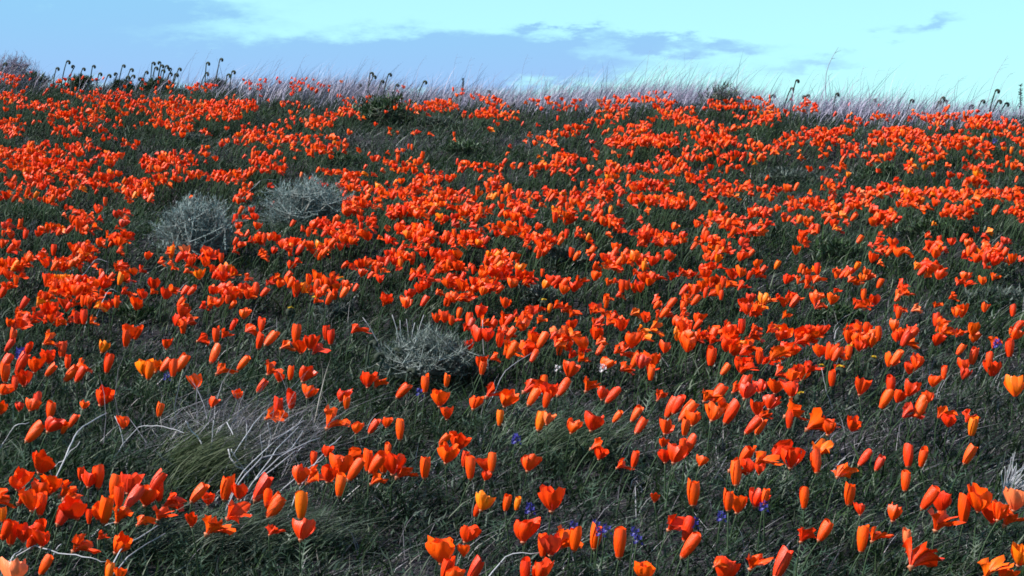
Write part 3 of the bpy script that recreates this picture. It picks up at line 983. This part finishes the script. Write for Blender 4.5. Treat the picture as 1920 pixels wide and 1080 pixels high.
def fiddleneck(base, head, label, group, seed, yellow=False, thick=1.0):
    r = random.Random(seed)
    root = link('fiddleneck', None, None, base)
    root.empty_display_size = .02
    v = np.asarray(head, float) - base
    Ht = float(v[2])
    rc = .012 * thick * r.uniform(.85, 1.2)
    side = 1 if r.random() < .88 else -1
    top = v + np.array([-rc * side, 0, -rc])
    pts = list(bez((0, 0, -.004), (top[0] * .35, top[1] * .5, top[2] * .6), top, 7))
    mb = MB()
    mb.add(*tube(pts, np.linspace(.0050, .0040, 7) * thick, 6))
    link('stem', mb.mesh('stem', M_fid), root)
    curl = []
    for i in range(10):
        a = math.pi - i * .50
        rr = rc * (1 - .055 * i)
        curl.append(top + np.array([side * rc + side * rr * math.cos(a), r.uniform(-.001, .001), rr * math.sin(a) * 1.05]))
    mb = MB()
    mb.add(*tube(curl, np.linspace(.0050, .0125, 10) * thick * np.array([1, 1, 1, 1.05, 1.1, 1.1, 1, .9, .75, .4]), 6))
    for p in curl[1:]:                                 # bristly buds along the coil
        for q in range(5):
            dd = np.array([r.gauss(0, 1), r.gauss(0, 1), r.gauss(.4, 1)])
            dd /= np.linalg.norm(dd)
            s = np.cross(dd, (.3, .5, .8)) * .0016
            e = p + dd * r.uniform(.007, .011) * thick
            mb.add([p - s, p + s, e], [(0, 1, 2)])
    head_o = link('coiled_head', mb.mesh('coiled_head', M_fidbud), root)
    if yellow:
        for q in range(4):
            p = curl[2 + q]
            link('floret', FLORET_Y, head_o, p + np.array([0, -.004, .006]), (r.uniform(-.6, .6), r.uniform(-.6, .6), r.uniform(0, 6)), (.0055,) * 3)
    for i in range(r.randint(4, 6)):
        t_ = r.uniform(.05, .8)
        p = pts[min(6, int(t_ * 6))]
        a = r.uniform(0, 6.28)
        L_ = r.uniform(.03, .06) * (1.15 - t_)
        dd = np.array([math.cos(a), math.sin(a), r.uniform(.4, 1.2)])
        dd /= np.linalg.norm(dd)
        s = np.cross(dd, (0, 0, 1.0))
        s = s / (np.linalg.norm(s) + 1e-9) * L_ * .11
        e1, e2 = p + dd * L_ * .55, p + dd * L_ + np.array([.006, 0, -.012])
        lb = MB()
        lb.add([p, e1 - s, e1 + s, e2], [(0, 1, 2), (1, 3, 2)])
        link('leaf', lb.mesh('leaf', M_fid, False), root)
    tag(root, label, 'fiddleneck', group)
    return root


ridge = [(10, 118, 0), (108, 127, 0), (128, 114, 0), (137, 123, 0), (157, 128, 0), (176, 123, 0), (188, 137, 1), (205, 140, 1), (217, 137, 1), (232, 122, 1), (247, 129, 1), (240, 143, 1),
         (250, 141, 1), (263, 146, 1), (275, 134, 2), (288, 117, 2), (299, 116, 2), (304, 122, 2), (313, 123, 2), (319, 128, 2), (320, 137, 2), (337, 128, 2), (331, 138, 2), (306, 131, 2),
         (293, 126, 2), (390, 117, 3), (415, 110, 3), (388, 136, 3), (438, 133, 3), (429, 139, 3), (697, 136, 4), (702, 142, 4), (717, 151, 4), (731, 138, 4), (797, 152, 4), (745, 158, 4),
         (675, 158, 4), (1495, 150, 5), (1485, 165, 5), (1508, 180, 5), (1515, 178, 5), (1450, 178, 5), (1570, 175, 6), (1640, 186, 6), (1710, 187, 6), (1768, 182, 7), (1773, 188, 7),
         (1762, 190, 7), (1822, 197, 7), (1843, 188, 7), (1870, 168, 7), (1874, 188, 7), (1888, 193, 7), (917, 170, 4)]
rl = ['dark curled fiddleneck on the crest beside the wispy mauve shrub', 'short dark curled fiddleneck between two taller clumps on the crest', 'dark curled fiddleneck in the dense row on the crest',
      'dark curled fiddleneck where the pale ridge grass begins', 'thin curled fiddleneck standing in pale grass above the dark bush', 'thin curled fiddleneck beside the tall bent stalk in ridge grass',
      'short curled fiddleneck deep in the pale ridge grass', 'stubby curled fiddleneck near the branching dry stalk on the crest']
for k, (px, py, gi) in enumerate(ridge):
    x_ = (px - 960) / F * 12.8
    yb = float(crest(x_)) - .45 + .12 * random.uniform(-1, 1)
    h_ = zat(px, py, yb)
    bx = h_[0] - random.uniform(.025, .065)
    b = np.array([bx, yb, float(ground(bx, yb))])
    if h_[2] - b[2] < .06:
        h_[2] = b[2] + .06
    fiddleneck(b, h_, rl[gi], 'curled fiddlenecks along the ridge', 300 + k, False, 1.0 if gi < 4 else .9)

field = [(712, 664, 0), (745, 654, 0), (772, 692, 0), (700, 640, 0), (560, 470, 1), (613, 474, 1), (640, 523, 1), (628, 527, 1), (555, 540, 1), (545, 580, 1), (590, 560, 1), (310, 550, 2), (1593, 652, 3),
         (1540, 688, 3), (1637, 672, 3), (1500, 740, 3), (1575, 690, 3), (927, 433, 4), (1042, 465, 4), (1605, 402, 5), (1622, 412, 5), (1560, 408, 5), (1020, 565, 6), (1085, 430, 4), (1640, 490, 5)]
fl = ['curled fiddleneck beside the low wispy sage shrub', 'yellow flowered fiddleneck among poppies below the rounded sage shrub', 'green fiddleneck standing in the dark gap amid poppies', 'dark yellowish fiddleneck at the foot of the golden poppy band',
      'curled fiddleneck poking out of the densest poppy band', 'dark fiddleneck among poppies high on the slope', 'yellowish fiddleneck on the small leafy green plant']
for k, (px, py, gi) in enumerate(field):
    h_ = at(px, py, .10)
    b = np.array([h_[0] - .02, h_[1], 0])
    b[2] = float(ground(b[0], b[1]))
    fiddleneck(b, h_, fl[gi], 'fiddlenecks in the poppy field', 500 + k, gi in (1, 3, 6), .8)

# dark columns of seed heads on the crest
for k, (px, py0, py1, lab) in enumerate(((868, 148, 185, 'dark short seed spike sticking up from the ridge grass'), (1914, 158, 205, 'dark bushy seed spike at the end of the ridge grass'))):
    x_ = (px - 960) / F * 12.5
    yb = float(crest(x_)) - .3
    h_ = zat(px, py0, yb)
    b = np.array([h_[0], yb, float(ground(h_[0], yb))])
    root = link('seed_spike', None, None, b)
    mb = MB()
    hh = h_[2] - b[2]
    mb.add(*tube([(0, 0, -.004), (0, 0, hh * .5), (0, 0, hh)], [.003, .0025, .0015], 6))
    link('stem', mb.mesh('stem', M_fid), root)
    mb = MB()
    for i in range(140):
        z_ = random.uniform(.35, 1.0) * hh
        a = random.uniform(0, 6.28)
        rr = .016 * (1.2 if k else .8) * (1 - .4 * abs(z_ / hh - .7))
        p = np.array([0, 0, z_])
        e = p + np.array([math.cos(a) * rr, math.sin(a) * rr, random.uniform(.0, .014)])
        s = np.array([-math.sin(a), math.cos(a), .2]) * .0035
        mb.add([p, (p + e) / 2 - s, e, (p + e) / 2 + s], [(0, 1, 2, 3)])
    o = link('seed_head', mb.mesh('seed_head', M_fidbud, False), root)
    tag(root, lab, 'seed spike')

# ------------------------------------------------------------------ tall single dry stalks against the sky
stalks = [([(1550, 195), (1546, 150), (1556, 112), (1572, 89)], 1, .0030, 'tallest thick dry stalk bent like a bow above the ridge'),
          ([(1562, 192), (1556, 165), (1552, 140)], 0, .0022, 'straight dry stalk at the foot of the bow bent stalk'),
          ([(1840, 195), (1862, 150), (1876, 125), (1890, 104)], 3, .0018, 'long branching dry stalk slanting above the crest'),
          ([(1858, 195), (1880, 160), (1900, 138)], 1, .0014, 'dry stalk slanting beside the long branching stalk'),
          ([(1800, 195), (1790, 168), (1812, 146)], 1, .0016, 'forked dry stalk rising from thin ridge grass')]
for tip in ((370, 93, 350), (397, 92, 372), (430, 118, 418), (525, 110, 500), (575, 100, 550), (690, 105, 660), (702, 108, 690), (800, 104, 765), (858, 100, 850), (885, 106, 868), (905, 118, 893), (990, 102, 975),
            (1098, 122, 1092), (1265, 122, 1215), (1298, 110, 1295), (1365, 122, 1345), (1620, 122, 1615), (1650, 127, 1632), (1670, 125, 1655), (1740, 160, 1725), (1770, 138, 1745), (1535, 138, 1510), (1612, 150, 1580)):
    bx = tip[2]
    by = 165 + (bx - 400) * .025
    stalks.append(([(bx, by + 10), ((bx + tip[0]) / 2 - 4, (by + tip[1]) / 2), (tip[0], tip[1])], 1, .0011, 'thin single dry grass stalk standing above the ridge grass'))
for k, (pl, nb_, rad, lab) in enumerate(stalks):
    x_ = (pl[0][0] - 960) / F * 12.8
    yb = float(crest(x_)) - .2 + .1 * math.sin(k * 2.3)
    b = zat(pl[0][0], pl[0][1], yb)
    b[2] = float(ground(b[0], yb))
    pts = [np.zeros(3)] + [zat(a, c, yb) - b for a, c in pl[1:]]
    if len(pts) == 3:
        path = bez(pts[0], pts[1] * 2 - (pts[0] + pts[2]) / 2, pts[2], 8)
    else:
        path = np.vstack([bez(pts[0], pts[1] * 1.1, (pts[1] + pts[2]) / 2, 5)[:-1], bez((pts[1] + pts[2]) / 2, pts[2], pts[3], 5)])
    root = link('dry_stalk', None, None, b)
    root.empty_display_size = .02
    mb = MB()
    mb.add(*tube(path, np.linspace(rad, rad * .35, len(path)), 5))
    stem_o = link('stem', mb.mesh('stem', M_stalk), root)
    for q in range(nb_ + 1):
        i0 = len(path) - 2 - q
        p = path[max(2, i0)]
        mb = MB()
        e = p + np.array([random.uniform(.02, .05), random.uniform(-.01, .01), random.uniform(.0, .03)])
        mb.add(*tube(bez(p, (p + e) / 2 + np.array([0, 0, .006]), e, 4), [rad * .4, rad * .35, rad * .3, rad * .25], 4))
        link('side_shoot', mb.mesh('side_shoot', M_stalk), stem_o)
    tag(root, lab, 'dry stalk', 'dry stalks above the ridge')

# ------------------------------------------------------------------ dead twigs and straws on the ground
TW = [([(348, 790), (358, 808), (372, 820), (390, 857)], .0026, 'bleached dead twig with a crook at its top beside the grass tuft'),
      ([(401, 788), (398, 820), (395, 862)], .0022, 'straight bleached dead twig standing in the grass'),
      ([(462, 792), (463, 815), (458, 850)], .0024, 'short upright bleached twig in the twig heap'),
      ([(428, 842), (432, 860), (446, 876), (464, 884)], .0034, 'thick white hooked dead twig'),
      ([(434, 842), (442, 858), (458, 880)], .0022, 'thin white twig doubled against the hooked one'),
      ([(502, 793), (506, 815), (500, 850)], .0026, 'white forked dead twig in the twig heap'),
      ([(400, 787), (425, 788), (437, 815)], .0020, 'bent arch of dead twig over the grass'),
      ([(100, 868), (130, 840), (148, 806), (200, 775)], .0024, 'long grey dead twig slanting up beside a cup shaped poppy'),
      ([(95, 880), (120, 862), (150, 828)], .0018, 'grey twig parallel to the long slanting one'),
      ([(215, 780), (225, 800), (233, 838)], .0022, 'short grey twig with peeling bark behind the slanting twig'),
      ([(225, 804), (260, 800), (300, 798), (345, 812)], .0016, 'thin grey twig lying flat across the grass'),
      ([(0, 803), (30, 798), (55, 793)], .0020, 'pale straw lying at the edge of the poppies'),
      ([(440, 875), (490, 858), (545, 845), (568, 808)], .0020, 'long pale twig curving through the heap'),
      ([(480, 858), (520, 840), (560, 800)], .0018, 'slender pale twig arching over the heap'),
      ([(470, 872), (530, 850), (600, 822)], .0020, 'pale straight twig pointing uphill from the heap'),
      ([(490, 858), (550, 848), (572, 838)], .0018, 'pale twig lying low in the heap'),
      ([(560, 880), (600, 855), (640, 818)], .0020, 'pale twig rising behind the red poppy clump'),
      ([(525, 884), (580, 876), (625, 845)], .0018, 'pale twig lying against the red poppy clump'),
      ([(430, 830), (470, 800), (500, 770)], .0016, 'fine pale twig slanting above the heap'),
      ([(450, 850), (510, 830), (570, 788)], .0015, 'fine grey twig crossing the heap'),
      ([(486, 878), (492, 850), (488, 815)], .0018, 'grey upright twig inside the heap'),
      ([(0, 1020), (60, 1024), (115, 1036), (165, 1045), (200, 1054)], .0018, 'long curved white straw lying across the grass'),
      ([(85, 1075), (100, 1040), (115, 1020)], .0018, 'short white straw crossing the long curved one'),
      ([(185, 1062), (230, 1025), (295, 986)], .0018, 'straight pale straw slanting above its pair'),
      ([(180, 1070), (245, 1035), (310, 1000)], .0017, 'straight pale straw slanting below its pair'),
      ([(165, 1010), (190, 988), (222, 978)], .0016, 'pale straw under a furled poppy'),
      ([(0, 1055), (25, 1040), (45, 1028)], .0016, 'white straw stub lying with the crossed straws'),
      ([(5, 1022), (28, 1048)], .0014, 'tiny white straw crossing the stub'),
      ([(910, 1045), (950, 1041), (1012, 1037)], .0018, 'single pale straw lying flat among scattered poppies'),
      ([(920, 720), (950, 690), (1000, 660)], .0016, 'grey twig slanting uphill beside the wispy shrub'),
      ([(150, 500), (180, 484), (205, 492)], .0022, 'white arched twig in the poppies below the sage shrub'),
      ([(455, 352), (490, 336), (520, 338)], .0018, 'pale bare twig reaching out of the wide domed shrub'),
      ([(1180, 515), (1200, 500), (1218, 492)], .0016, 'grey straw slanting in the poppies'),
      ([(1540, 690), (1548, 730), (1560, 760)], .0014, 'thin straw among golden poppies'),
      ([(190, 545), (205, 540), (222, 548)], .0018, 'small white curved twig in a dark gap')]
for k, (pl, rad, lab) in enumerate(TW):
    n_ = len(pl)
    pts = []
    lo = max(q[1] for q in pl)
    upright = lo - min(q[1] for q in pl) > 30 and abs(pl[0][0] - pl[-1][0]) < 70
    if upright:                                        # stands up from its lowest end
        kb = max(range(n_), key=lambda i: pl[i][1])
        b = at(pl[kb][0], pl[kb][1], .03)
        for i, q in enumerate(pl):
            pts.append(zat(q[0], q[1], b[1] + .015 * math.sin(k + i)))
        foot = pts[kb].copy()
        foot[2] = float(ground(foot[0], foot[1])) - .004
        pts = ([foot] + pts[::-1]) if kb == n_ - 1 else ([foot] + pts)
    else:
        for i, q in enumerate(pl):
            pts.append(at(q[0], q[1], .098 + .015 * math.sin(k * 1.7 + i * 1.1)))
        f0 = pts[0].copy()
        f0[2] = float(ground(f0[0], f0[1])) - .004
        pts[0][2] -= .04
        f0 = pts[0].copy()
        f0[0] -= .03
        f0[2] = float(ground(f0[0], f0[1])) - .004
        pts = [f0] + pts
    b = pts[0].copy()
    P_ = np.array(pts) - b
    # resample with a little crookedness
    s = np.linspace(0, len(P_) - 1, 3 * len(P_))
    Q = np.stack([np.interp(s, range(len(P_)), P_[:, i]) for i in range(3)], 1)
    Q[1:-1] += rng.normal(0, .0010, (len(Q) - 2, 3))
    mb = MB()
    mb.add(*tube(Q, np.linspace(rad, rad * .55, len(Q)) * .82, 6))
    tag(link('dead_twig', mb.mesh('dead_twig', M_twig), None, b), lab, 'twig', 'dead twigs and straws on the grass')

# fine dead litter of the twig heap
n = 1500
px = rng.normal(450, 95, n)
py = rng.normal(845, 28, n)
bs = np.array([at(a, c, 0) for a, c in zip(px, py)])
bs[:, 2] += rng.uniform(0, .05, n)
cg = DRYS[rng.integers(0, len(DRYS), n)] * rng.uniform(.6, 1.1, n)[:, None]
P1 = blades(bs, rng.uniform(.06, .20, n), rng.uniform(.0009, .002, n), np.stack([rng.normal(.5, .8, n), rng.normal(0, .5, n), rng.uniform(0, .7, n)], 1),
            np.stack([rng.normal(.2, .3, n), rng.normal(0, .3, n), rng.uniform(-.4, .1, n)], 1), cg)
tag(link('twig_litter', mesh_np('twig_litter', P1[0], P1[1], P1[2], [M_dry], True, P1[3])), 'tangle of fine grey dead stems in the twig heap', 'litter', None, 'stuff')

# light green tuft of finer grass next to the twigs
for k, (cx_, cy_, wx, wy, n, lab, palette) in enumerate(((345, 890, 60, 40, 900, 'pale olive grass tuft combed over by wind beside the dead twigs', [[.075, .11, .05], [.12, .15, .085], [.05, .08, .035]]),
                                                (420, 1040, 150, 22, 1300, 'silvery green grass tuft blown flat below the poppies', [[.10, .15, .11], [.16, .20, .17], [.07, .11, .06]]),
                                                (1040, 850, 90, 30, 500, 'bright green oat grass leaning over between scattered poppies', [[.10, .15, .09], [.15, .20, .14], [.06, .11, .05]]))):
    px, py = rng.normal(cx_, wx * .5, n), np.minimum(rng.normal(cy_, wy * .5, n), 1110)
    bs = np.array([at(a, c, 0) for a, c in zip(px, py)])
    o0 = bs.mean(0)
    o0[2] = float(ground(o0[0], o0[1]))
    cg = .6 * np.array(palette)[rng.integers(0, 3, n)] * rng.uniform(.8, 1.25, n)[:, None]
    P1 = blades(bs - o0, rng.uniform(.09, .17, n), rng.uniform(.0018, .0032, n), np.stack([rng.normal(.35, .22, n), rng.normal(0, .2, n), np.ones(n)], 1),
                np.stack([rng.normal(.55, .2, n), rng.normal(0, .12, n), rng.uniform(-.65, -.3, n)], 1), cg, seg=4)
    o = link('grass_tuft', mesh_np('grass_tuft', P1[0], P1[1], P1[2], [M_blade], True, P1[3]), None, o0)
    tag(o, lab, 'grass tuft', None, 'stuff')

# pale straw tuft
b = at(1876, 945, 0)
root = link('straw_tuft', None, None, b)
for k in range(46):
    a = random.uniform(.02, 1.0)
    tx, ty = 1888 + 95 * a + random.gauss(0, 6), 838 + 75 * a * random.uniform(.6, 1.3)
    e = zat(tx, ty, b[1] + random.uniform(-.05, .05)) - b
    mb = MB()
    s = np.array([random.gauss(.004, .006), random.gauss(0, .008), -.004])
    mb.add(*tube(bez(s, e * .5 + np.array([random.gauss(0, .008), 0, .012]), e * random.uniform(.6, 1.0), 6), np.linspace(.0010, .0005, 6), 4))
    link('straw', mb.mesh('straw', M_twig), root)
tag(root, 'fan shaped tuft of pale dry straws behind a clump of poppies', 'straw tuft')

# ------------------------------------------------------------------ lupines and a few white blooms
LF = MB()
for i in range(4):
    a = 2 * math.pi * i / 4
    LF.add([(0, 0, 0), (.6 * math.cos(a - .6), .6 * math.sin(a - .6), .4), (math.cos(a), math.sin(a), .9), (.6 * math.cos(a + .6), .6 * math.sin(a + .6), .4)], [(0, 1, 2, 3)])
FLORET_B = LF.mesh('floret', M_blue, False)
FLORET_W = LF.mesh('floret', M_white, False)


def lupine(px, py, label, n=9, mesh=FLORET_B, name='lupine', cat='lupine', group='small blue lupines', size=1.0):
    h_ = at(px, py, .115)
    b = h_.copy()
    b[0] -= .012
    b[2] = float(ground(b[0], b[1]))
    root = link(name, None, None, b)
    root.empty_display_size = .02
    e = h_ - b
    path = bez((0, 0, -.004), (e[0] * .3, 0, e[2] * .6), e, 5)
    mb = MB()
    mb.add(*tube(path, [.0016, .0015, .0014, .0012, .001], 5))
    link('stem', mb.mesh('stem', M_stem), root)
    for i in range(n):
        a = i * 2.4
        z_ = -.010 + .017 * i / n
        rr = .0055 * (1.2 - .6 * i / n) * size
        link('floret', mesh, root, e + np.array([math.cos(a) * rr, math.sin(a) * rr, z_ * size]), (math.sin(a) * -.8, math.cos(a) * .8, a), (.0050 * size,) * 3)
    for i in range(2):
        s = random.uniform(.04, .06)
        link('leaf', random.choice(LEAVES), root, (0, 0, .01), (0, -.2, random.uniform(0, 6.28)), (s, s, s))
    tag(root, label, cat, group)


lupine(37, 662, 'violet blue lupine among furled poppies', 14, size=1.5)
lupine(312, 706, 'blue lupine at the foot of golden poppies', 9)
lupine(967, 822, 'blue lupine beside the leaning oat grass', 12, size=1.2)
lupine(993, 953, 'round blue lupine behind a large cup shaped poppy', 10, size=1.1)
for (a, c) in ((1117, 983), (1137, 990), (1125, 995), (1190, 995), (1195, 1010), (1075, 985)):
    lupine(a, c, 'small blue lupine in the loose drift between poppies', 8)
lupine(1300, 980, 'deep blue lupine touching a furled poppy', 9, size=1.1)
lupine(1352, 968, 'dusky blue lupine under a coral poppy', 10)
lupine(1431, 950, 'dark blue lupine under a leaning poppy pair', 9)
lupine(1869, 643, 'pale violet lupine high in the thin poppies', 12, size=1.3)
lupine(1865, 264, 'tiny purple lupine near the crest', 10, size=1.5)
lupine(786, 735, 'dark violet lupine at the base of a furled poppy', 7)
lupine(1130, 690, 'small white flower in the grass beside poppies', 10, FLORET_W, 'white_flower', 'flower', None, 1.1)
lupine(1045, 690, 'white flower half hidden behind an orange poppy', 7, FLORET_W, 'white_flower', 'flower', None, .9)
